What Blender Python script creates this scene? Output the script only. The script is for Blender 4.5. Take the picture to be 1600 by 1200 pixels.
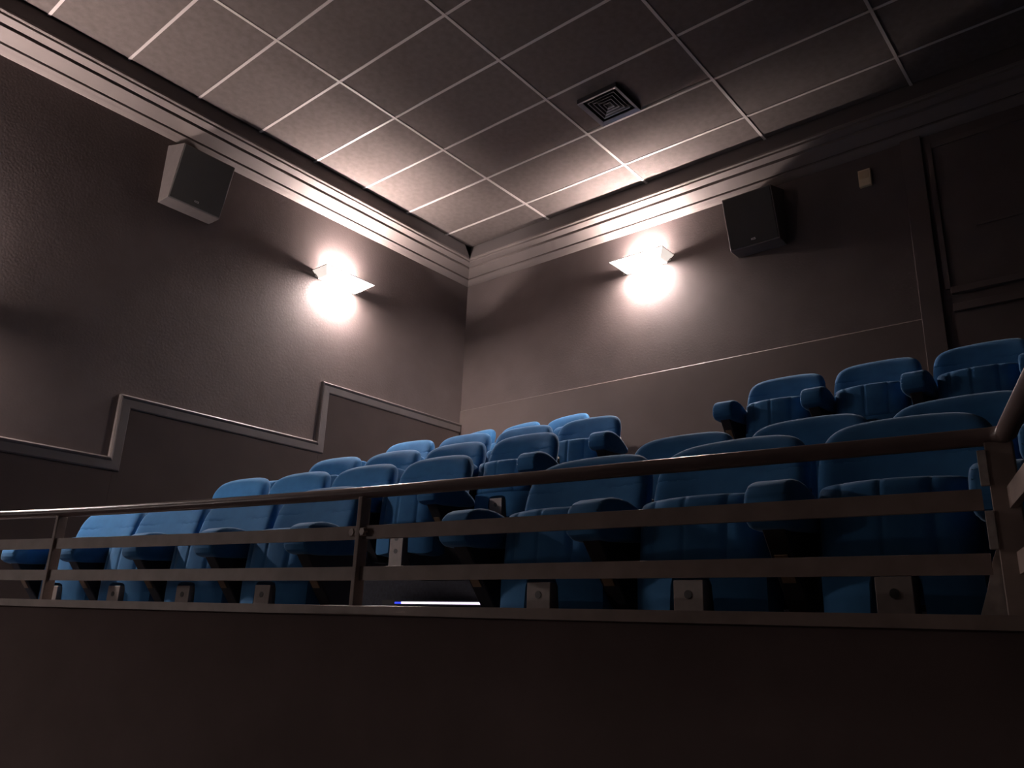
import bpy, bmesh, math, random
from mathutils import Vector, Matrix
for o in list(bpy.data.objects): bpy.data.objects.remove(o, do_unlink=True)
random.seed(4)
C = bpy.context.scene.collection
SC = bpy.context.scene
PI = math.pi

# ------------------------------------------------------------------ camera
YAW, PITCH, ROLL, FPX, EYE = -0.708826172, 0.304139619, 0.0375936632, 1249.51, 1.25
fwd = Vector((math.sin(YAW)*math.cos(PITCH), math.cos(YAW)*math.cos(PITCH), math.sin(PITCH)))
rt0 = Vector((math.cos(YAW), -math.sin(YAW), 0)); up0 = rt0.cross(fwd)
rt = rt0*math.cos(ROLL) + up0*math.sin(ROLL)
up = -rt0*math.sin(ROLL) + up0*math.cos(ROLL)
cd = bpy.data.cameras.new('camera'); cam = bpy.data.objects.new('camera', cd); C.objects.link(cam)
m = Matrix((rt, up, -fwd)).transposed().to_4x4(); m.translation = Vector((0, 0, EYE))
cam.matrix_world = m
cd.sensor_fit = 'HORIZONTAL'; cd.sensor_width = 36; cd.lens = 36*FPX/1600
cd.clip_start = 0.02; cd.clip_end = 100
SC.camera = cam

# ------------------------------------------------------------------ world, exposure
w = bpy.data.worlds.new('dim_hall'); SC.world = w; w.use_nodes = True
w.node_tree.nodes['Background'].inputs[0].default_value = (1.0, 0.80, 0.78, 1)
w.node_tree.nodes['Background'].inputs[1].default_value = 0.009
SC.view_settings.view_transform = 'Standard'; SC.view_settings.look = 'None'
SC.view_settings.exposure = -0.15; SC.view_settings.gamma = 1
SC.view_settings.use_curve_mapping = False
LAMP_TOP, LAMP_BOTTOM, LAMP_SHADE, LAMP_UP = 5000, 2600, 4.0, 24      # radiance of bulb, bottom glass, front glass

LX, BY, CZ = -6.155, 6.30, 5.501      # left wall, back wall, ceiling
DX = 0.30                             # cornice projection

# ------------------------------------------------------------------ helpers
def tag(o, label=None, cat=None, group=None, kind=None):
    if label: o['label'] = label
    if cat: o['category'] = cat
    if group: o['group'] = group
    if kind: o['kind'] = kind
    return o
def mesh(name, verts, faces, mat=None, smooth=False):
    me = bpy.data.meshes.new(name); me.from_pydata([tuple(v) for v in verts], [], faces); me.update()
    bm = bmesh.new(); bm.from_mesh(me); bmesh.ops.recalc_face_normals(bm, faces=bm.faces); bm.to_mesh(me); bm.free()
    if mat: me.materials.append(mat)
    if smooth:
        for p in me.polygons: p.use_smooth = True
    return me
def obj(name, me, parent=None, loc=None):
    o = bpy.data.objects.new(name, me); C.objects.link(o)
    if parent: o.parent = parent
    if loc: o.location = loc
    return o
def empty(name, loc=(0, 0, 0), rz=0):
    o = bpy.data.objects.new(name, None); C.objects.link(o); o.location = loc; o.rotation_euler = (0, 0, rz)
    o.empty_display_size = .1
    return o
def frombm(name, bm, mat, smooth=False, angle=None):
    bmesh.ops.recalc_face_normals(bm, faces=bm.faces)
    me = bpy.data.meshes.new(name); bm.to_mesh(me); bm.free(); me.materials.append(mat)
    if smooth:
        for p in me.polygons: p.use_smooth = True
        if angle: me.set_sharp_from_angle(angle=angle)
    return me
def box(name, lo, hi, mat, bev=0):
    bm = bmesh.new()
    c = [(lo[i]+hi[i])/2 for i in range(3)]; s = [abs(hi[i]-lo[i]) for i in range(3)]
    bmesh.ops.create_cube(bm, size=1, matrix=Matrix.Translation(c) @ Matrix.Diagonal((*s, 1)))
    if bev: bmesh.ops.bevel(bm, geom=bm.edges[:], offset=bev, segments=2, affect='EDGES', profile=.5)
    return frombm(name, bm, mat)
def prism(name, poly, axis, a, b, mat, bev=0, seg=2, smooth=False):
    """poly 2-D extruded along axis (0,1,2) from a to b; the other two coordinates in order"""
    def P(p, t):
        q = list(p); q.insert(axis, t); return q
    n = len(poly); v = [P(p, a) for p in poly] + [P(p, b) for p in poly]
    f = [list(range(n)), list(range(2*n-1, n-1, -1))] + [[i, (i+1) % n, n+(i+1) % n, n+i] for i in range(n)]
    bm = bmesh.new(); vs = [bm.verts.new(x) for x in v]
    for ff in f: bm.faces.new([vs[i] for i in ff])
    bmesh.ops.recalc_face_normals(bm, faces=bm.faces)
    if bev: bmesh.ops.bevel(bm, geom=bm.edges[:], offset=bev, segments=seg, affect='EDGES', profile=.5)
    return frombm(name, bm, mat, smooth, math.radians(40))
def tube(name, pts, r, mat, n=14, cap=True):
    pts = [Vector(p) for p in pts]; V = []; F = []
    for i, p in enumerate(pts):
        t = (pts[min(i+1, len(pts)-1)] - pts[max(i-1, 0)]).normalized()
        a = t.cross(Vector((0, 0, 1)))
        if a.length < .01: a = t.cross(Vector((1, 0, 0)))
        a.normalize(); b = a.cross(t)
        for k in range(n): V.append(p + r*(a*math.cos(2*PI*k/n) + b*math.sin(2*PI*k/n)))
    for i in range(len(pts)-1):
        for k in range(n): F.append([i*n+k, i*n+(k+1) % n, (i+1)*n+(k+1) % n, (i+1)*n+k])
    if cap: F += [list(range(n)), list(range(len(V)-n, len(V)))]
    me = mesh(name, V, F, mat, True); me.set_sharp_from_angle(angle=math.radians(60)); return me

# ------------------------------------------------------------------ materials
def mat(name, col, rough=.6, metal=0, emit=None, es=0, noise=None, bump=None, sheen=0, spec=.5):
    """noise = (scale, amount) colour variation; bump = (scale, strength, distance)"""
    M = bpy.data.materials.new(name); M.use_nodes = True; N = M.node_tree.nodes; K = M.node_tree.links
    b = N['Principled BSDF']; b.inputs['Base Color'].default_value = (*col, 1)
    b.inputs['Roughness'].default_value = rough; b.inputs['Metallic'].default_value = metal
    b.inputs['Specular IOR Level'].default_value = spec
    tc = N.new('ShaderNodeTexCoord')
    if noise:
        n = N.new('ShaderNodeTexNoise'); n.inputs['Scale'].default_value = noise[0]; n.inputs['Detail'].default_value = 6
        K.new(tc.outputs['Object'], n.inputs['Vector'])
        r = N.new('ShaderNodeMapRange'); r.inputs[1].default_value = .3; r.inputs[2].default_value = .7
        r.inputs[3].default_value = 1-noise[1]; r.inputs[4].default_value = 1+noise[1]
        K.new(n.outputs[0], r.inputs[0])
        x = N.new('ShaderNodeVectorMath'); x.operation = 'SCALE'; x.inputs[0].default_value = col
        K.new(r.outputs[0], x.inputs['Scale']); K.new(x.outputs[0], b.inputs['Base Color'])
    if bump:
        n = N.new('ShaderNodeTexNoise'); n.inputs['Scale'].default_value = bump[0]; n.inputs['Detail'].default_value = 5
        K.new(tc.outputs['Object'], n.inputs['Vector'])
        q = N.new('ShaderNodeBump'); q.inputs['Strength'].default_value = bump[1]; q.inputs['Distance'].default_value = bump[2]
        K.new(n.outputs[0], q.inputs['Height']); K.new(q.outputs[0], b.inputs['Normal'])
    if sheen:
        b.inputs['Sheen Weight'].default_value = sheen; b.inputs['Sheen Roughness'].default_value = .35
        b.inputs['Sheen Tint'].default_value = (.6, .8, 1, 1)
    if emit:
        b.inputs['Emission Color'].default_value = (*emit, 1); b.inputs['Emission Strength'].default_value = es
    return M
WARM = (1.0, .845, .80)
M_wall = mat('painted_plaster', (.112, .088, .084), .75, noise=(3, .10), bump=(60, .22, .006), spec=.3)
M_wall2 = mat('painted_panel', (.118, .092, .086), .7, noise=(2, .08), spec=.3)
M_parapet = mat('parapet_paint', (.165, .122, .114), .8, noise=(5, .08), bump=(60, .15, .004), spec=.2)
M_cornice = mat('cornice_paint', (.180, .150, .140), .7, noise=(3, .04), spec=.3)
M_fascia = mat('fascia_paint', (.10, .085, .083), .7, spec=.3)
M_tile = mat('mineral_tile', (.118, .098, .091), .9, noise=(18, .11), bump=(90, .2, .004), spec=.1)
M_grid = mat('grid_metal', (.50, .44, .42), .5)
M_void = mat('void_black', (.02, .018, .018), .9)
M_trim = mat('trim_paint', (.12, .10, .095), .55, noise=(6, .08))
M_rail = mat('handrail_paint', (.150, .110, .100), .30, noise=(12, .12))
M_bar = mat('bar_paint', (.30, .235, .205), .45, noise=(14, .16))
M_worn = mat('worn_metal', (.30, .27, .25), .45, noise=(30, .35))
M_fab = mat('blue_velvet', (.040, .155, .335), .85, noise=(14, .10), bump=(320, .12, .001), sheen=.36, spec=.15)
M_plate = mat('bracket_metal', (.22, .185, .17), .5, noise=(25, .12))
M_dark = mat('dark_shell', (.022, .020, .024), .6)
M_ply = mat('plywood', (.26, .17, .10), .6, noise=(20, .2))
M_carpet = mat('step_carpet', (.030, .032, .045), .95, noise=(60, .3), bump=(200, .4, .004))
M_spk = mat('speaker_cabinet', (.135, .115, .11), .55, noise=(20, .08))
M_cloth = mat('speaker_cloth', (.050, .048, .045), .9, noise=(200, .1), bump=(400, .3, .002))
M_badge = mat('badge_silver', (.75, .74, .72), .4)
M_black = mat('black_plastic', (.015, .015, .015), .5)
M_cream = mat('cream_plastic', (.78, .62, .42), .5)
M_cream2 = mat('cream_cover', (.62, .46, .28), .45)
M_alu = mat('vent_metal', (.36, .35, .38), .4, metal=.5)
M_bulb = mat('bulb_glow', (1, 1, 1), .5, emit=WARM, es=LAMP_TOP)
M_glass = mat('lit_frosted_glass', (.9, .9, .9), .5, emit=WARM, es=LAMP_BOTTOM)
M_shade = mat('front_frosted_glass', (.8, .8, .8), .5, emit=(1, .95, .92), es=LAMP_SHADE)
M_cap = mat('end_cap_bloom', (.5, .45, .42), .5, emit=(1, .88, .8), es=.9)  # weak emission imitates bloom on the opaque end caps
M_lampm = mat('lamp_metal', (.34, .30, .285), .5)
M_led = mat('step_light_white', (1, 1, 1), .5, emit=(.92, .78, 1.0), es=2.2)
M_ledb = mat('step_light_blue', (.1, .1, 1), .5, emit=(.03, .06, 1.0), es=1.6)
M_floor = mat('hall_carpet', (.05, .04, .045), .95, noise=(40, .2))

def structure(name, me, parent=None):
    o = obj(name, me, parent)
    if not parent: o['kind'] = 'structure'
    return o

# ------------------------------------------------------------------ walls
structure('floor', box('floor', (LX, -5, -.06), (3.2, 1.7, 0), M_floor))
structure('wall_left', box('wall_left', (LX-.12, -5, 0), (LX, BY, 5.75), M_wall))
WX = 3.2
structure('wall_back', box('wall_back', (LX-.12, BY, 0), (WX, BY+.12, 5.75), M_wall))
# lower panelling of the back wall, proud by 12 mm with a bevelled top edge
pan = prism('panelling', [(BY+.01, .9), (BY-.012, .9), (BY-.012, 3.652), (BY-.006, 3.660), (BY+.01, 3.660)], 0, LX+.001, -1.306, M_wall2)
structure('trim_1', pan)
# pilaster and dark projection-room panelling at the right of the back wall
pil = structure('trim_2', box('pilaster', (-1.306, BY-.028, .9), (-1.155, BY+.01, 5.21), M_wall2, .003))
obj('side_casing', box('side_casing', (-1.125, BY-.015, 3.85), (-1.085, BY+.01, 5.12), M_wall2, .003), pil)
obj('head_casing', box('head_casing', (-1.085, BY-.015, 5.07), (1.6, BY+.01, 5.12), M_wall2, .003), pil)
obj('sill_board', box('sill_board', (-1.085, BY-.04, 3.80), (1.6, BY+.01, 3.85), M_wall2, .003), pil)
obj('lower_sill_board', box('lower_sill_board', (-1.085, BY-.03, 3.66), (1.6, BY+.01, 3.72), M_wall2, .003), pil)
obj('middle_batten', box('middle_batten', (-.86, BY-.012, 4.31), (1.6, BY+.01, 4.33), M_wall2, .003), pil)

# ------------------------------------------------------------------ stepped trim on the left wall
def seg_profile(name, y0, z0, y1, z1, cut0, cut1):
    """moulding 90 mm wide to the lower/right side of the outer path; mitred by cut0/cut1 (shift per unit offset)"""
    horiz = abs(z1-z0) < 1e-6
    prof = [(0, 0), (0, .034), (.010, .040), (.020, .034), (.028, .024), (.088, .022), (.096, .016), (.098, 0)]
    V = []
    for end in (0, 1):
        for off, d in prof:
            if horiz:
                y = (y0 + cut0*off) if end == 0 else (y1 + cut1*off); z = z0-off
            else:
                y = y0+off; z = (z0 + cut0*off) if end == 0 else (z1 + cut1*off)
            V.append((LX+d, y, z))
    n = len(prof)
    F = [[i, i+1, n+i+1, n+i] for i in range(n-1)] + [list(range(n)), list(range(n, 2*n))]
    return mesh(name, V, F, M_trim)
t1 = empty('trim_3', (LX, 0, 0)); t1['kind'] = 'structure'
inv = Matrix.Translation((-LX, 0, 0))
def tadd(me):
    me.transform(inv); return obj('moulding', me, t1)
ZL = [2.42, 2.910, 3.500]
Y1, Y2 = 2.540, 4.372
tadd(seg_profile('moulding', .70, ZL[0], Y1, ZL[0], 1, 1))
tadd(seg_profile('moulding', Y1, ZL[0], Y1, ZL[1], -1, -1))
tadd(seg_profile('moulding', Y1, ZL[1], Y2, ZL[1], 1, 1))
tadd(seg_profile('moulding', Y2, ZL[1], Y2, ZL[2], -1, -1))
tadd(seg_profile('moulding', Y2, ZL[2], BY-.012, ZL[2], 1, 0))
tadd(seg_profile('moulding', .70, 1.90, .70, ZL[0], -1, -1))
tadd(seg_profile('moulding', -2.5, 1.90, .70, 1.90, 0, 1))

# darker dado panels under the stepped trim
M_dado = mat('dado_paint', (.074, .055, .050), .75, noise=(3, .08), bump=(60, .12, .004), spec=.25)
for ya, yb, zb, zt in ((-2.5, .75, .002, 1.86), (.75, Y1+.05, .002, ZL[0]-.05), (Y1+.05, Y2+.05, .002, ZL[1]-.05), (Y2+.05, BY-.014, .002, ZL[2]-.05)):
    me = box('dado_panel', (LX+.0005, ya, zb), (LX+.006, yb-.001, zt), M_dado); me.transform(inv); obj('dado_panel', me, t1)

# ------------------------------------------------------------------ cornice
def run(name, prof, side, mt, y0=-5.0, x1=WX, topgap=0):
    """sweep profile [(d, z)] along the left (side 0) or back wall (side 1), mitred in the corner"""
    V = []; n = len(prof)
    for d, z in prof:
        V.append((LX+d, y0, z) if side == 0 else (LX+d, BY-d, z))
    for d, z in prof:
        if side == 0:
            g = topgap*max(0, (z-5.375)/.125)
            V.append((LX+d, BY-d-g, z))
        else: V.append((x1, BY-d, z))
    F = [[i, (i+1) % n, n+(i+1) % n, n+i] for i in range(n)] + [list(range(n)), list(range(n, 2*n))]
    return mesh(name, V, F, mt)
for side in (0, 1):
    root = empty('trim_%d' % (4+side)); root['kind'] = 'structure'
    obj('fascia_board', run('fascia_board', [(.282, 5.52), (.294, 5.52), (.304, 5.385), (.304, 5.372), (.282, 5.372)], side, M_fascia, topgap=.085 if side == 0 else 0), root)
    obj('edge_strip', run('edge_strip', [(.303, 5.3715), (.303, 5.356), (.292, 5.348), (.280, 5.352), (.280, 5.3715)], side, M_cornice), root)
    obj('soffit_board', run('soffit_board', [(.271, 5.362), (.271, 5.339), (.206, 5.321), (.206, 5.362)], side, M_cornice), root)
    obj('soffit_board', run('soffit_board', [(.190, 5.360), (.190, 5.304), (.084, 5.252), (.078, 5.258), (.078, 5.360)], side, M_cornice), root)
    obj('backing', run('backing', [(.281, 5.371), (.281, 5.40), (-.01, 5.40), (-.01, 5.363), (.27, 5.363)], side, M_void), root)  # black sheet put in so the open grooves look shaded
    cv = [(.072, 5.252), (.072, 5.238)] + [(.068*math.cos(a)**1, 5.200+.036*(1-math.sin(a))) for a in [0, .3, .6, .9, 1.2, 1.5]] + [(-.005, 5.200), (-.005, 5.252)]
    cv = [(.072, 5.254), (.072, 5.240), (.055, 5.230), (.038, 5.217), (.022, 5.207), (.008, 5.200), (-.005, 5.198), (-.005, 5.254)]
    obj('cove_moulding', run('cove_moulding', cv, side, M_cornice), root)

# ------------------------------------------------------------------ ceiling
ceil = structure('ceiling', box('ceiling', (LX-.12, -5, 5.62), (WX, BY+.12, 5.75), M_void))
XL = [LX+DX] + [-5.915+1.2*i for i in range(1, 8)]
YL = [-5+.001] + [1.401+.6*j for j in range(-10, 8)] + [BY-DX]
YL = [y for y in YL if y > -4.9 or y == YL[0]]
tiles = {}
for i in range(len(XL)-1):
    for j in range(len(YL)-1):
        x0, x1, y0, y1 = XL[i], XL[i+1], YL[j], YL[j+1]
        if j == 0: continue
        vent = (abs(x0+3.515) < .02 and abs(y0-4.401) < .02)
        key = (round(x1-x0, 3), round(y1-y0, 3), vent)
        if key not in tiles:
            sx, sy = x1-x0, y1-y0-(.022 if vent else 0)
            hx, hy = sx/2-.003, sy/2-.003
            b = .008
            V = [(-hx, -hy, .012), (hx, -hy, .012), (hx, hy, .012), (-hx, hy, .012),
                 (-hx+b, -hy+b, .004), (hx-b, -hy+b, .004), (hx-b, hy-b, .004), (-hx+b, hy-b, .004)]
            tiles[key] = mesh('tile', V, [[0, 1, 2, 3], [4, 5, 6, 7], [0, 1, 5, 4], [1, 2, 6, 5], [2, 3, 7, 6], [3, 0, 4, 7]], M_tile)
        o = obj('tile', tiles[key], ceil, ((x0+x1)/2, (y0+y1)/2 - (.011 if vent else 0), CZ))
        if not vent and random.random() < .5: o.rotation_euler = (random.uniform(-.0015, .0015), random.uniform(-.0008, .0008), 0)
for x in XL[1:]:
    obj('grid_runner', box('grid_runner', (x-.0115, YL[1], CZ-.002), (x+.0115, BY-DX+.01, CZ+.03), M_grid), ceil)
for y in YL[1:-1]:
    obj('cross_runner', box('cross_runner', (LX+DX-.01, y-.0105, CZ-.001), (XL[-1], y+.0105, CZ+.03), M_grid), ceil)

# ------------------------------------------------------------------ ceiling vent
V0 = Vector((-3.128, 4.752, CZ))
vent = empty('ceiling_vent', V0)
tag(vent, 'square metal air vent with nested square louvres hanging from the tiled ceiling', 'vent')
def ring(name, ro, ri, zo, zi, th, mt):
    """square ring sloping from outer (ro, zo) to inner (ri, zi)"""
    V = []
    for r, z in ((ro, zo), (ri, zi), (ri, zi+th), (ro, zo+th)):
        V += [(-r, -r, z), (r, -r, z), (r, r, z), (-r, r, z)]
    F = []
    for k in range(4):
        a, b = k*4, ((k+1) % 4)*4
        for i in range(4): F.append([a+i, a+(i+1) % 4, b+(i+1) % 4, b+i])
    return mesh(name, V, F, mt)
obj('duct_box', box('duct_box', (-.19, -.19, -.002), (.19, .19, .08), M_black), vent)
obj('frame', ring('frame', .190, .158, -.042, -.026, .004, M_alu), vent)
for k in range(4):       # skirt sides up to the ceiling, near-black colour stands in for their shadow
    a, b = [(-.19, -.19), (.19, -.19), (.19, .19), (-.19, .19)][k], [(.19, -.19), (.19, .19), (-.19, .19), (-.19, -.19)][k]
    q = [(-.165, -.165), (.165, -.165), (.165, .165), (-.165, .165)]
    me = mesh('frame_side', [(*a, -.036), (*b, -.036), (*b, -.003), (*a, -.003),
                             (a[0]*.985, a[1]*.985, -.036), (b[0]*.985, b[1]*.985, -.036), (b[0]*.985, b[1]*.985, -.003), (a[0]*.985, a[1]*.985, -.003)],
              [[0, 1, 2, 3], [4, 5, 6, 7], [0, 1, 5, 4], [2, 3, 7, 6], [1, 2, 6, 5], [0, 3, 7, 4]], M_dark)
    obj('frame_side', me, vent)
for r in (.128, .096, .064, .034):
    lv = obj('louvre', ring('louvre', r, r-.006, -.026, -.022, .003, M_alu), vent)
    me = ring('louvre_blade', r-.006, r-.018, -.022, -.006, .0015, M_black)
    obj('louvre_blade', me, lv)
obj('centre_plate', box('centre_plate', (-.026, -.026, -.012), (.026, .026, -.008), M_black), vent)
for a in (PI/4, -PI/4):
    me = box('cross_stay', (-.21, -.002, -.010), (.21, .002, -.006), M_black); me.transform(Matrix.Rotation(a, 4, 'Z')); obj('cross_stay', me, vent)

# ------------------------------------------------------------------ wall lamps
def wall_lamp(loc, rz, label):
    """local: wall plane y=0, room towards -y, rim at z=0"""
    r = empty('wall_lamp', loc, rz); tag(r, label, 'lamp', 'wall lamps')
    W, w2, Dp, d2, h = .300, .225, .225, .135, .070
    obj('back_plate', box('back_plate', (-W+.03, -.012, -h+.004), (W-.03, -.0005, -.004), M_lampm), r)
    # rim: three thin bars round the open top
    obj('rim', box('rim', (-W, -Dp, -.008), (W, -Dp+.010, 0), M_lampm), r)
    obj('rim', box('rim', (-W, -Dp+.010, -.008), (-W+.010, -.0005, 0), M_lampm), r)
    obj('rim', box('rim', (W-.010, -Dp+.010, -.008), (W, -.0005, 0), M_lampm), r)
    for s in (-1, 1):
        V = [(s*W, 0, -.008), (s*W, -Dp, -.008), (s*w2, -d2, -h), (s*w2, 0, -h)]
        V += [(x-s*.006, y, z) for x, y, z in V]
        obj('end_cap', mesh('end_cap', V, [[0, 1, 2, 3], [4, 5, 6, 7], [0, 1, 5, 4], [1, 2, 6, 5], [2, 3, 7, 6], [3, 0, 4, 7]], M_cap), r)
    fr = .30
    V = [(-W, -Dp, -.008), (W, -Dp, -.008), (w2, -d2, -h), (-w2, -d2, -h)]
    V += [(x, y+.006, z+.004) for x, y, z in V]
    obj('front_shade', mesh('front_shade', V, [[0, 1, 2, 3], [4, 5, 6, 7], [0, 1, 5, 4], [1, 2, 6, 5], [2, 3, 7, 6], [3, 0, 4, 7]], M_shade), r)
    gd = obj('glass_diffuser', box('glass_diffuser', (-w2, -d2, -h-.004), (w2, -.003, -h), M_shade, .001), r)
    obj('lamp_window', box('lamp_window', (-.12, -.085, -h-.0055), (.12, -.030, -h-.0042), M_glass), gd)
    obj('reflector_baffle', box('reflector_baffle', (-w2, -d2, -h+.001), (w2, -.013, -h+.004), M_lampm), r)
    obj('reflector_baffle', box('reflector_baffle', (-.218, -.098, -h+.004), (.218, -.092, -.005), M_lampm), r)  # upright plate added as a baffle, cuts bulb light towards the room
    b = obj('bulb', tube('bulb', [(-.11, -.045, -.038), (.11, -.045, -.038)], .009, M_bulb, 10), r)
    ld = bpy.data.lights.new('uplight', 'AREA'); ld.shape = 'RECTANGLE'; ld.size = .30; ld.size_y = .05
    ld.energy = LAMP_UP; ld.color = WARM; ld.spread = math.radians(110)
    lo = obj('uplight', ld, r, (0, -.050, -.020)); lo.rotation_euler = (PI, 0, 0)
    return r
wall_lamp((-3.700, BY, 4.825), 0, 'glowing trough-shaped wall lamp on the back wall, beside the right loudspeaker')
wall_lamp((LX, 4.425, 4.585), PI/2, 'glowing trough-shaped wall lamp on the left wall, between corner and loudspeaker')
wall_lamp((LX, -2.60, 1.98), PI/2, 'added fill lamp low on the left wall beside the hall floor, out of the picture')  # added lamp, unseen; lights the railing, seat fronts and parapet
wall_lamp((LX, .90, 3.27), PI/2, 'lowest wall lamp on the left wall, past the left picture edge')

# ------------------------------------------------------------------ loudspeakers (local: wall plane y=0, room -y, x along the wall)
def text_mesh(s, size, mt):
    cu = bpy.data.curves.new('t', 'FONT'); cu.body = s; cu.size = size; cu.extrude = .0008; cu.align_x = 'CENTER'; cu.align_y = 'CENTER'
    cu.offset = size*.03
    o = bpy.data.objects.new('t', cu); C.objects.link(o)
    dg = bpy.context.evaluated_depsgraph_get(); me = bpy.data.meshes.new_from_object(o.evaluated_get(dg))
    bpy.data.objects.remove(o, do_unlink=True); me.materials.clear(); me.materials.append(mt); return me
def speaker(loc, rz, label, wd, flip, txt_mat):
    r = empty('loudspeaker', loc, rz); tag(r, label, 'speaker', 'wall loudspeakers')
    hw = wd/2
    ft, fb = (-.308, .455), (-.172, 0.0)        # front top, front bottom (y, z)
    prof = [(-.001, .555), (ft[0], ft[1]), (fb[0], fb[1]), (-.001, .005)]
    obj('cabinet', prism('cabinet', prof, 0, -hw, hw, M_spk, .004, 1), r)
    n = Vector((0, fb[1]-ft[1], -(fb[0]-ft[0]))).normalized()
    n = Vector((0, -(ft[1]-fb[1]), -(fb[0]-ft[0]))).normalized()   # points to the room and down
    n = Vector((0, -.958, -.287)).normalized()
    d = Vector((0, ft[0]-fb[0], ft[1]-fb[1])); L = d.length; d.normalize()
    c = Vector((0, (ft[0]+fb[0])/2, (ft[1]+fb[1])/2))
    mtx = Matrix((Vector((1, 0, 0)), d, n)).transposed().to_4x4(); 
    mtx = Matrix(((1, d.x, n.x, c.x), (0, d.y, n.y, c.y), (0, d.z, n.z, c.z), (0, 0, 0, 1)))
    me = box('grille', (-hw+.010, -L/2+.010, -.003), (hw-.010, L/2-.008, .007), M_cloth, .003); me.transform(mtx); g = obj('grille', me, r)
    me = box('badge', (-.024, -L/2+.045, .006), (.024, -L/2+.066, .0085), M_black, .001); me.transform(mtx); bd = obj('badge', me, r)
    me = text_mesh('KCS', .022, txt_mat); me.transform(Matrix.Translation((0, -L/2+.0555, .0095))); me.transform(mtx); obj('logo_lettering', me, bd)
    return r
M_dimtxt = mat('dull_lettering', (.35, .34, .33), .5)
speaker((LX, 2.785, 4.580), PI/2, 'grey loudspeaker cabinet tilted down high on the left wall', .47, 0, M_dimtxt)
speaker((-2.517, BY, 4.583), 0, 'dark loudspeaker cabinet high on the back wall, right of its lamp', .455, 0, M_badge)

# small cream box on the back wall
e = empty('alarm_box', (-1.60, BY, 4.985)); tag(e, 'small cream plastic box high on the dark back wall, right of the loudspeaker', 'wall box')
obj('housing', box('housing', (-.049, -.034, -.076), (.049, -.0005, .076), M_cream, .004), e)
obj('cover', box('cover', (-.041, -.037, -.010), (.038, -.0335, .062), M_cream2, .001), e)
obj('lower_cover', box('lower_cover', (-.041, -.036, -.068), (.038, -.0335, -.014), M_cream, .001), e)

# ------------------------------------------------------------------ platforms (curved tiers)
XC, YC = -1.177, -25.124
def tier(name, xa, xb, ya, yb, z0, z1, nose=.02):
    """solid tier between arc radii, as seen at the centre line: front ya, back yb (or the back wall)"""
    n = 10; top = []; V = []
    for i in range(n+1):
        x = xa + (xb-xa)*i/n; s = x-XC
        yf = YC + math.sqrt((ya-YC)**2 - s*s)
        yr = min(YC + math.sqrt((yb-YC)**2 - s*s), BY-.013) if yb < 9 else BY-.013
        V += [(x, yf, z0), (x, yf, z1), (x, yr, z1), (x, yr, z0)]
    F = []
    for i in range(n):
        a, b = 4*i, 4*i+4
        for k in range(4): F.append([a+k, a+(k+1) % 4, b+(k+1) % 4, b+k])
    F += [[0, 1, 2, 3], [4*n, 4*n+1, 4*n+2, 4*n+3]]
    o = obj(name, mesh('tier', V, F, M_carpet)); o['kind'] = 'structure'; return o
FA = {'LA': 1.200, 'LB': 1.555, 'LC': 1.844, 'LD': 2.151, 'LE': 2.545, 'RA': 1.200, 'RB': 1.500, 'RE': 2.340}
SD0 = .150            # the fixings stand this much shorter than the seat drawing
XM = -3.08     # left block / aisle boundary
tier('floor', LX+.001, WX, 1.92, 3.0, .92, 1.200)
tier('floor', LX+.001, XM, 3.0, 3.74, 1.0, FA['LB'])
tier('floor', LX+.001, XM, 3.74, 4.54, 1.0, FA['LC'])
tier('floor', LX+.001, XM, 4.54, 5.46, 1.0, FA['LD'])
tier('floor', LX+.001, XM, 5.46, 99, 1.0, FA['LE'])
tier('floor', XM, WX, 3.0, 3.74, 1.0, FA['RB'])
tier('floor', XM, WX, 3.74, 4.86, 1.0, 1.86)
tier('floor', XM, WX, 4.86, 99, 1.0, FA['RE'])

# ------------------------------------------------------------------ parapet and ledge
PLAN = [(LX+.002, .40), (-5.5, .66), (-4.9, .86), (-4.3, 1.055), (-3.85, 1.19), (-3.49, 1.285), (-3.2, 1.352), (-2.63, 1.465), (-2.25, 1.53), (-1.95, 1.578),
        (-1.5, 1.630), (-1.01, 1.680), (-.65, 1.717), (-.28, 1.752), (.4, 1.81), (1.2, 1.86), (2.2, 1.90), (WX, 1.92)]
def ribbon(name, plan, off0, off1, z0, z1, mt, bev=0):
    """strip following the plan between offsets (towards the hall = negative) and heights"""
    V = []; n = len(plan)
    for i, p in enumerate(plan):
        a = Vector(plan[max(i-1, 0)]); b = Vector(plan[min(i+1, n-1)]); t = (b-a).normalized(); nn = Vector((-t.y, t.x))
        p = Vector(p); A = p+nn*off0; B = p+nn*off1
        if i == 0: A.x = B.x = max(A.x, LX+.002)
        V += [(A.x, A.y, z0), (A.x, A.y, z1), (B.x, B.y, z1), (B.x, B.y, z0)]
    F = []
    for i in range(n-1):
        a, b = 4*i, 4*i+4
        for k in range(4): F.append([a+k, a+(k+1) % 4, b+(k+1) % 4, b+k])
    F += [[0, 1, 2, 3], [4*n-4, 4*n-3, 4*n-2, 4*n-1]]
    bm = bmesh.new(); vs = [bm.verts.new(v) for v in V]
    for f in F: bm.faces.new([vs[i] for i in f])
    if bev:
        bm.edges.ensure_lookup_table()
        es = [e for e in bm.edges if abs((e.verts[0].co-e.verts[1].co).z) < 1e-5 and e.calc_length() > .1]
        bmesh.ops.bevel(bm, geom=es, offset=bev, segments=2, affect='EDGES', profile=.5)
    return frombm(name, bm, mt)
o = obj('wall_balcony', ribbon('parapet', PLAN, .012, .13, 0, 1.291, M_parapet)); o['kind'] = 'structure'
o = obj('trim_6', ribbon('ledge', PLAN, -.012, .150, 1.290, 1.317, M_bar, .004)); o['kind'] = 'structure'
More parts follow.
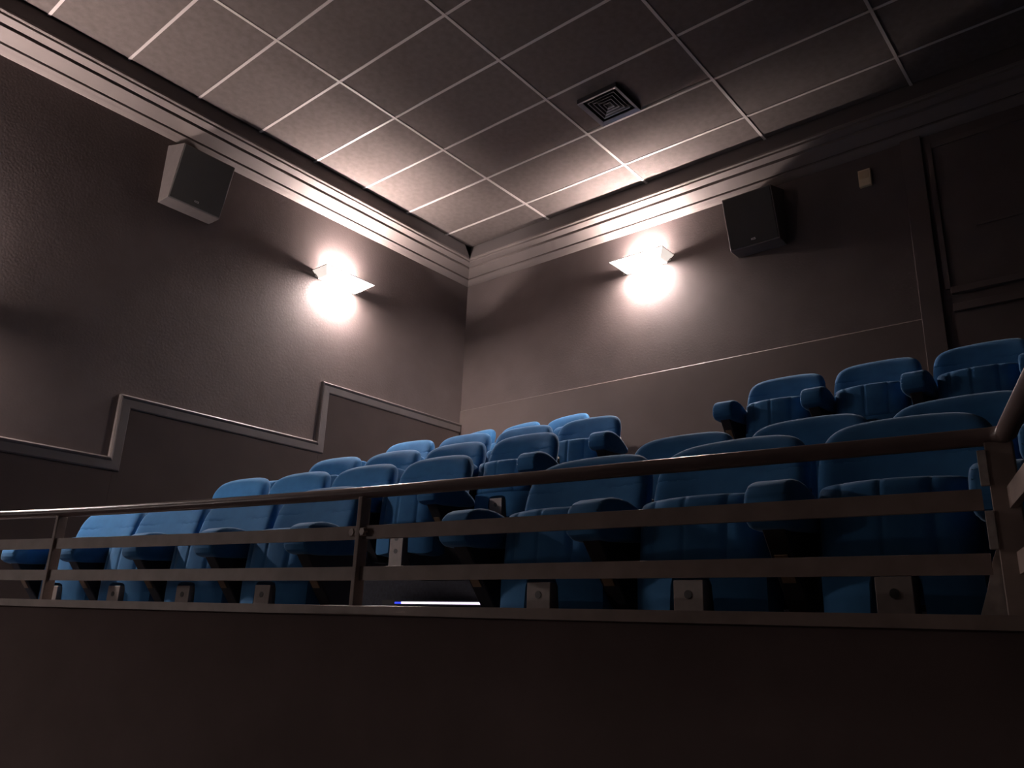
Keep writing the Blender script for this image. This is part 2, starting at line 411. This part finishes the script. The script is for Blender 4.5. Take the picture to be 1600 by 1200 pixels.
o = obj('floor', ribbon('walkway', PLAN, .12, .9, .90, 1.196, M_carpet)); o['kind'] = 'structure'

# ------------------------------------------------------------------ railing
ZL0 = 1.317
rail = empty('balcony_railing', (-1.95, 1.578, ZL0))
tag(rail, 'dark brown metal railing with round handrail and two flat bars, before the seats', 'railing')
def radd(name, me, label=None):
    me.transform(Matrix.Translation((1.95, -1.578, -ZL0))); o = obj(name, me, rail)
    if label: o['label'] = label
    return o
def smooth_plan(plan, k=4):
    out = []
    P = [Vector(p) for p in plan]
    for i in range(len(P)-1):
        p0, p1, p2, p3 = P[max(i-1, 0)], P[i], P[i+1], P[min(i+2, len(P)-1)]
        for j in range(k):
            t = j/k; out.append(.5*((2*p1)+(-p0+p2)*t+(2*p0-5*p1+4*p2-p3)*t*t+(-p0+3*p1-3*p2+p3)*t**3))
    out.append(P[-1]); return out
RP = [Vector((p.x, p.y+.02)) for p in smooth_plan(PLAN[:14])]
RP = [Vector((max(p.x, LX+.022), p.y)) for p in RP]
SD = Vector((.271, -.963)).normalized()                  # return rail direction, towards the viewer
cor = Vector((-.245, 1.775))
pts = [(p.x, p.y, 1.657) for p in RP[:-1]] + [(-.275, 1.772, 1.657), (-.252, 1.766, 1.6575), (-.241, 1.748, 1.658)]
pts += [(cor.x+SD.x*t, cor.y-.02+SD.y*t, 1.658) for t in (.05, .3, .7, 1.0)]
radd('handrail', tube('handrail', pts, .0185, M_rail, 16))
def bar_between(xa, xb, z0, z1):
    pl = [p for p in RP if xa < p.x < xb]
    def yat(x):
        for i in range(len(RP)-1):
            if RP[i].x <= x <= RP[i+1].x:
                t = (x-RP[i].x)/(RP[i+1].x-RP[i].x+1e-9); return RP[i].y+(RP[i+1].y-RP[i].y)*t
        return RP[-1].y
    pl = [Vector((xa, yat(xa)))] + pl + [Vector((xb, yat(xb)))]
    pl = [p for i, p in enumerate(pl) if i == 0 or (p-pl[i-1]).length > .02]
    return ribbon('flat_bar', [tuple(p) for p in pl], -.006, .006, z0, z1, M_bar, .0015)
for z0, z1 in ((1.513, 1.554), (1.391, 1.431)):
    for xa, xb in ((LX+.025, -3.50), (-3.484, -1.965), (-1.943, -.302)):
        radd('flat_bar', bar_between(xa, xb, z0, z1))
def post(x, y, ang, wd=.016, dp=.042, zt=1.642, mt=M_bar):
    me = box('post', (-wd/2, -dp/2, ZL0-.001), (wd/2, dp/2, zt), mt, .002)
    me.transform(Matrix.Translation((x, y, 0)) @ Matrix.Rotation(ang, 4, 'Z'))
    radd('post', me)
post(-3.492, 1.290+.02, .25); post(-1.954, 1.578+.02, .15); post(-5.3, .73+.02, .33)
me = box('post', (-.024, -.012, ZL0-.001), (.024, .012, 1.645), M_bar, .002); me.transform(Matrix.Translation((-.262, 1.772, 0)) @ Matrix.Rotation(.05, 4, 'Z')); radd('post', me)
for z0, z1 in ((1.558, 1.628), (1.437, 1.510)):
    me = box('cover_strip', (-.008, -.004, z0), (.008, .004, z1), M_worn, .001); me.transform(Matrix.Translation((-.291, 1.758, 0))); radd('cover_strip', me, 'worn bare metal strip')
radd('gusset', prism('gusset', [(-.336, ZL0), (-.318, ZL0+.05), (-.304, ZL0+.10), (-.292, ZL0+.13), (-.240, ZL0+.15), (-.205, ZL0)], 1, 1.788, 1.796, M_worn, .001), 'pale worn gusset plate')
# bolts of the clamp at the middle post
for dx, dy in ((-.026, -.012), (.024, -.012)):
    me = tube('bolt', [(0, .006, 0), (0, -.010, 0)], .012, M_bar, 6); me.transform(Matrix.Translation((-1.954+dx, 1.598+dy, 1.534))); radd('bolt', me)
radd('clamp', box('clamp', (-1.99, 1.580, 1.522), (-1.92, 1.588, 1.546), M_bar, .001))
# return bars beside the stair
for z0, z1 in ((1.513, 1.554), (1.391, 1.431)):
    a = cor+Vector((-.010, 0)); b = a+SD*.98; n = Vector((-SD.y, SD.x))*.006
    V = [(a.x+n.x, a.y+n.y, z0), (b.x+n.x, b.y+n.y, z0), (b.x-n.x, b.y-n.y, z0), (a.x-n.x, a.y-n.y, z0)]
    V += [(x, y, z1) for x, y, z in V]
    radd('return_bar', mesh('return_bar', V, [[0, 1, 2, 3], [4, 5, 6, 7], [0, 1, 5, 4], [1, 2, 6, 5], [2, 3, 7, 6], [3, 0, 4, 7]], M_bar))
me = box('post', (-.020, -.012, .001), (.020, .012, 1.645), M_bar, .002); me.transform(Matrix.Translation((cor.x+SD.x*.97, cor.y+SD.y*.97, 0)) @ Matrix.Rotation(-.22, 4, 'Z')); radd('post', me)

# ------------------------------------------------------------------ step light in the aisle
def arc_y(x, yc): return YC + math.sqrt((yc-YC)**2-(x-XC)**2)
e = empty('step_light', (-2.85, arc_y(-2.85, 3.0), 1.36))
tag(e, 'thin glowing light strip along the aisle step edge between the seat blocks', 'light strip')
def strip(name, xa, xb, z0, z1, y0, y1, mt):
    V = []
    xs = [xa+(xb-xa)*i/4 for i in range(5)]
    for x in xs:
        y = arc_y(x, 3.0)
        V += [(x, y-y1, z0), (x, y-y1, z1), (x, y-y0, z1), (x, y-y0, z0)]
    F = [[0, 1, 2, 3], [16, 17, 18, 19]] + [[4*i+k, 4*i+(k+1) % 4, 4*i+4+(k+1) % 4, 4*i+4+k] for i in range(4) for k in range(4)]
    me = mesh(name, V, F, mt); me.transform(Matrix.Translation(-e.location)); return obj(name, me, e)
strip('profile', -3.34, -2.08, 1.376, 1.404, .001, .008, M_black)
strip('blue_segment', -3.245, -3.200, 1.385, 1.393, .008, .012, M_ledb)['label'] = 'short blue glowing end'
strip('white_segment', -3.199, -2.09, 1.385, 1.395, .008, .012, M_led)

# ------------------------------------------------------------------ seats
def pillow(name, w, h, T, mt, n=7, arch=0, p=8, base=12, seam_x=(), seam_z=(), sd=.006, curve=0, wing=0, lean=0, edge_q=.5, basez=None):
    """upholstered slab centred on origin: width x, height z, thickness y; front is -y"""
    def lines(k, seams, half):
        L = [math.sin(PI/2*(-1+2*i/k)) for i in range(k+1)]
        for s in seams:
            u = s/half; L = [a for a in L if abs(a-u) > .06] + [u-.012/half*.5, u, u+.012/half*.5]
        return sorted(L)
    U = lines(base, seam_x, w/2); Vv = lines(basez or base, seam_z, h/2)
    nu, nv = len(U), len(Vv); idx = {}; V = []; F = []
    for side in (-1, 1):
        for j, v in enumerate(Vv):
            for i, u in enumerate(U):
                bd = i in (0, nu-1) or j in (0, nv-1)
                if bd and side == 1: idx[(1, i, j)] = idx[(-1, i, j)]; continue
                mm = max(abs(u), abs(v)); q = (abs(u)**n+abs(v)**n)**(1/n) if mm > 0 else 1
                s = mm/q if q > 0 else 1
                x = u*s*w/2; z = v*s*h/2
                z += arch*(1-(x/(w/2))**2)*(v+1)/2
                t = T/2*max(0, 1-mm**p)**edge_q
                g = 0
                if side == -1:
                    for sx in seam_x: g = max(g, sd*math.exp(-((x-sx)/.004)**2))
                    for sz in seam_z: g = max(g, sd*math.exp(-((z-sz)/.004)**2))
                y = side*t + g
                y += curve*(x/(w/2))**2 - wing*abs(x/(w/2))**3 + lean*(z/h)
                idx[(side, i, j)] = len(V); V.append((x, y, z))
        for j in range(nv-1):
            for i in range(nu-1):
                F.append([idx[(side, i, j)], idx[(side, i+1, j)], idx[(side, i+1, j+1)], idx[(side, i, j+1)]])
    return mesh(name, V, F, mt, True)
def moved(me, x, y, z): me.transform(Matrix.Translation((x, y, z))); return me
H = .865      # top of the headrest above the tier
HEADY = .36
def split_back():
    """one continuous pad; what lies above the seam is the headrest"""
    full = moved(pillow('pad', .540, .530, .115, M_fab, n=5.2, arch=.020, p=9, base=20, basez=24, wing=.050, lean=.135, seam_z=(.142,), sd=.0035), 0, HEADY-.065, H-.020-.265)
    zs = H-.020-.265+.142
    out = []
    for nm, top in (('headrest', True), ('backrest', False)):
        bm = bmesh.new(); bm.from_mesh(full)
        kill = [f for f in bm.faces if (f.calc_center_median().z > zs) != top]
        bmesh.ops.delete(bm, geom=kill, context='FACES')
        me = bpy.data.meshes.new(nm); bm.to_mesh(me); bm.free(); me.materials.append(M_fab) if not me.materials else None
        for q in me.polygons: q.use_smooth = True
        out.append(me)
    return out
m_head, m_back = split_back()
m_cush = moved(pillow('seat_cushion', .440, .225, .125, M_fab, n=13, arch=.004, p=11, base=16, seam_x=(-.135, -.02, .115), curve=.045, lean=.02), 0, .075, .512)
def skirt_mesh():
    xs = [-.214, -.208, -.19, -.16, -.135, -.12, -.10, -.085, -.074, -.068, -.060, -.04, 0, .04, .060, .068, .074, .085, .10, .115, .135, .16, .19, .208, .214]
    V = []; 
    for x in xs:
        a = abs(x)
        if a <= .060: zb = .383-.010*(a/.06)**4
        elif a <= .068: zb = .350
        elif a < .19: zb = .250-(a-.068)*.08 if a > .072 else .27
        else: zb = .246+.5*(a-.19)
        yf = .012+.045*(x/.22)**2+(.006 if a > .2 else 0)
        V += [(x, yf, zb+.006), (x, yf, .410), (x, yf+.10, .410), (x, yf+.10, zb)]
    n = len(xs); F = [[0, 1, 2, 3], [4*n-4, 4*n-3, 4*n-2, 4*n-1]]
    for i in range(n-1):
        for k in range(4): F.append([4*i+k, 4*i+(k+1) % 4, 4*i+4+(k+1) % 4, 4*i+4+k])
    me = mesh('skirt', V, F, M_fab, True); me.set_sharp_from_angle(angle=math.radians(35)); return me
m_skirt = skirt_mesh()
# armrest pad: side profile (y, z), rounded edges
ap = [(-.115, .505), (-.122, .525), (-.120, .560), (-.108, .592), (-.082, .615), (-.045, .627), (0, .632), (.05, .629), (.10, .617), (.15, .596), (.195, .572), (.228, .552),
      (.228, .515), (.10, .500), (-.02, .490), (-.085, .490)]
m_arm = prism('armrest', ap, 0, -.070, .070, M_fab, .021, 3, True)
sp = [(-.075, .497), (.215, .518), (.235, .22), (.15, .22), (.12, .26)]
m_sup = prism('arm_support', sp, 0, -.034, .034, M_dark, .004, 1)
# plywood strip lying on the slanted front of the support
def strip_on(a, b, w, th, mt, name):
    a = Vector((0, *a)); b = Vector((0, *b)); d = (b-a).normalized(); nrm = Vector((0, -abs(d.z), -abs(d.y))).normalized()
    V = []
    for q in (a, b):
        for s in (-w, w):
            V.append((s, q.y, q.z))
    V += [(x, y+nrm.y*th, z+nrm.z*th) for x, y, z in V]
    return mesh(name, V, [[0, 1, 3, 2], [4, 5, 7, 6], [0, 1, 5, 4], [2, 3, 7, 6], [0, 2, 6, 4], [1, 3, 7, 5]], mt)
m_ply = strip_on((-.020, .430), (.035, .362), .020, .004, M_ply, 'plywood_strip')
def plate_mesh(two):
    holes = [.330, .262] if two else [.330]
    bm = bmesh.new()
    bmesh.ops.create_cube(bm, size=1, matrix=Matrix.Translation((0, .035, (.371-SD0)/2)) @ Matrix.Diagonal((.098, .07, .371-SD0, 1)))
    bmesh.ops.bevel(bm, geom=bm.edges[:], offset=.002, segments=1, affect='EDGES')
    return frombm('pedestal', bm, M_plate)
m_ped = plate_mesh(False)
def hole(z):
    return moved(tube('bolt_hole', [(0, .0005, 0), (0, -.0012, 0)], .0125, M_black, 16), 0, -.0005, z)
m_hole = hole(.330); m_hole2 = hole(.262)
m_foot = box('foot_plate', (-.09, -.03, 0), (.09, .16, .008), M_plate, .002)
m_shell = moved(pillow('back_shell', .50, .40, .03, M_dark, n=8, p=8, base=8, lean=.12, wing=.04), 0, HEADY-.015, .50)
m_ped.transform(Matrix.Identity(4))
for me in (m_head, m_back, m_shell, m_cush, m_skirt, m_arm, m_sup, m_ply, m_hole, m_hole2):
    me.transform(Matrix.Translation((0, 0, -SD0)))
FIX = {('RA', 0): (.075, -.01), ('RA', 1): (.04, -.04), ('RA', 2): (-.025, .06), ('LA', 0): (.03, .05), ('LA', 1): (.03, .05), ('LA', 2): (.03, .05), ('LA', 3): (.03, .05)}
def seat(x, y, z, rz, label, group, arms=(-1,), holes=1, ao=.30):
    r = empty('cinema_seat', (x, y, z), rz); tag(r, label, 'seat', group)
    obj('headrest', m_head, r); bk = obj('backrest', m_back, r); obj('back_shell', m_shell, bk)
    obj('seat_cushion', m_cush, r); obj('skirt', m_skirt, r)
    p = obj('pedestal', m_ped, r); p['label'] = 'grey brown metal bracket'
    obj('bolt_hole', m_hole, p)
    if holes == 2: obj('bolt_hole', m_hole2, p)
    obj('foot_plate', m_foot, r)
    for s in arms:
        s2 = obj('arm_support', m_sup, r, (s*ao, 0, 0)); pl = obj('plywood_strip', m_ply, s2); pl['label'] = 'bare plywood strip'
        obj('armrest', m_arm, r, (s*ao, 0, 0))
    return r
def row(key, n, s0, dhead, pitch, gname, rowname, ends, holes=1, straight=None):
    fz = FA[key]
    for i in range(n):
        if straight: x, y, a = straight[i], dhead, .12
        else:
            s = s0+i*pitch; R = dhead-YC; a = s/R
            x, y = XC+R*math.sin(a), YC+R*math.cos(a)
        ex, er = FIX.get((key, i), (0, 0)); x += ex; a -= er
        # move forward from the headrest to the pedestal plane
        x -= math.sin(a)*HEADY; y -= math.cos(a)*HEADY
        arms = (-1, 1) if i == n-1 else (-1,)
        st = seat(x, y, fz+.0005, -a, 'blue tip-up cinema seat, %s, %s' % (rowname, ends[i].replace('right picture edge', 'picture edge')), gname, arms, holes, .2875 if straight else .30)
        if (key, i) == ('RA', 2): st.scale = (.89, 1, 1)      # the end seat is a narrower one
P = .600
lw = ['nearest the left wall', 'second from the left wall', 'second from the aisle', 'on the aisle']
row('LA', 4, -3.870, 2.500, P, 'front row seats left of the aisle', 'front row left of the aisle', lw)
row('LB', 4, -4.024, 3.447, P, 'second row seats left of the aisle', 'second row left of the aisle', lw, 2)
row('LC', 4, -3.961, 4.181, P, 'third row seats left of the aisle', 'third row left of the aisle', lw)
row('LD', 4, -3.996, 4.988, P, 'fourth row seats left of the aisle', 'fourth row left of the aisle', lw)
row('LE', 3, 0, 5.93, P, 'back row seats left of the aisle', 'highest row on the left', ['beside the left wall', 'middle of three', 'right one of three'], straight=[-5.475, -4.90, -4.325])
ra = ['on the aisle', 'middle of three', 'by the railing corner']
row('RA', 3, -.596, 2.5146, P, 'front row seats right of the aisle', 'front row right of the aisle', ra)
row('RB', 3, -.627, 3.442, P, 'second row seats right of the aisle', 'second row right of the aisle', ['leftmost of three', 'middle of three', 'rightmost of three'])
row('RE', 3, -.816, 5.318, P, 'back row seats right of the aisle', 'highest row right', ['leftmost of three', 'middle of three', 'at the right picture edge'])
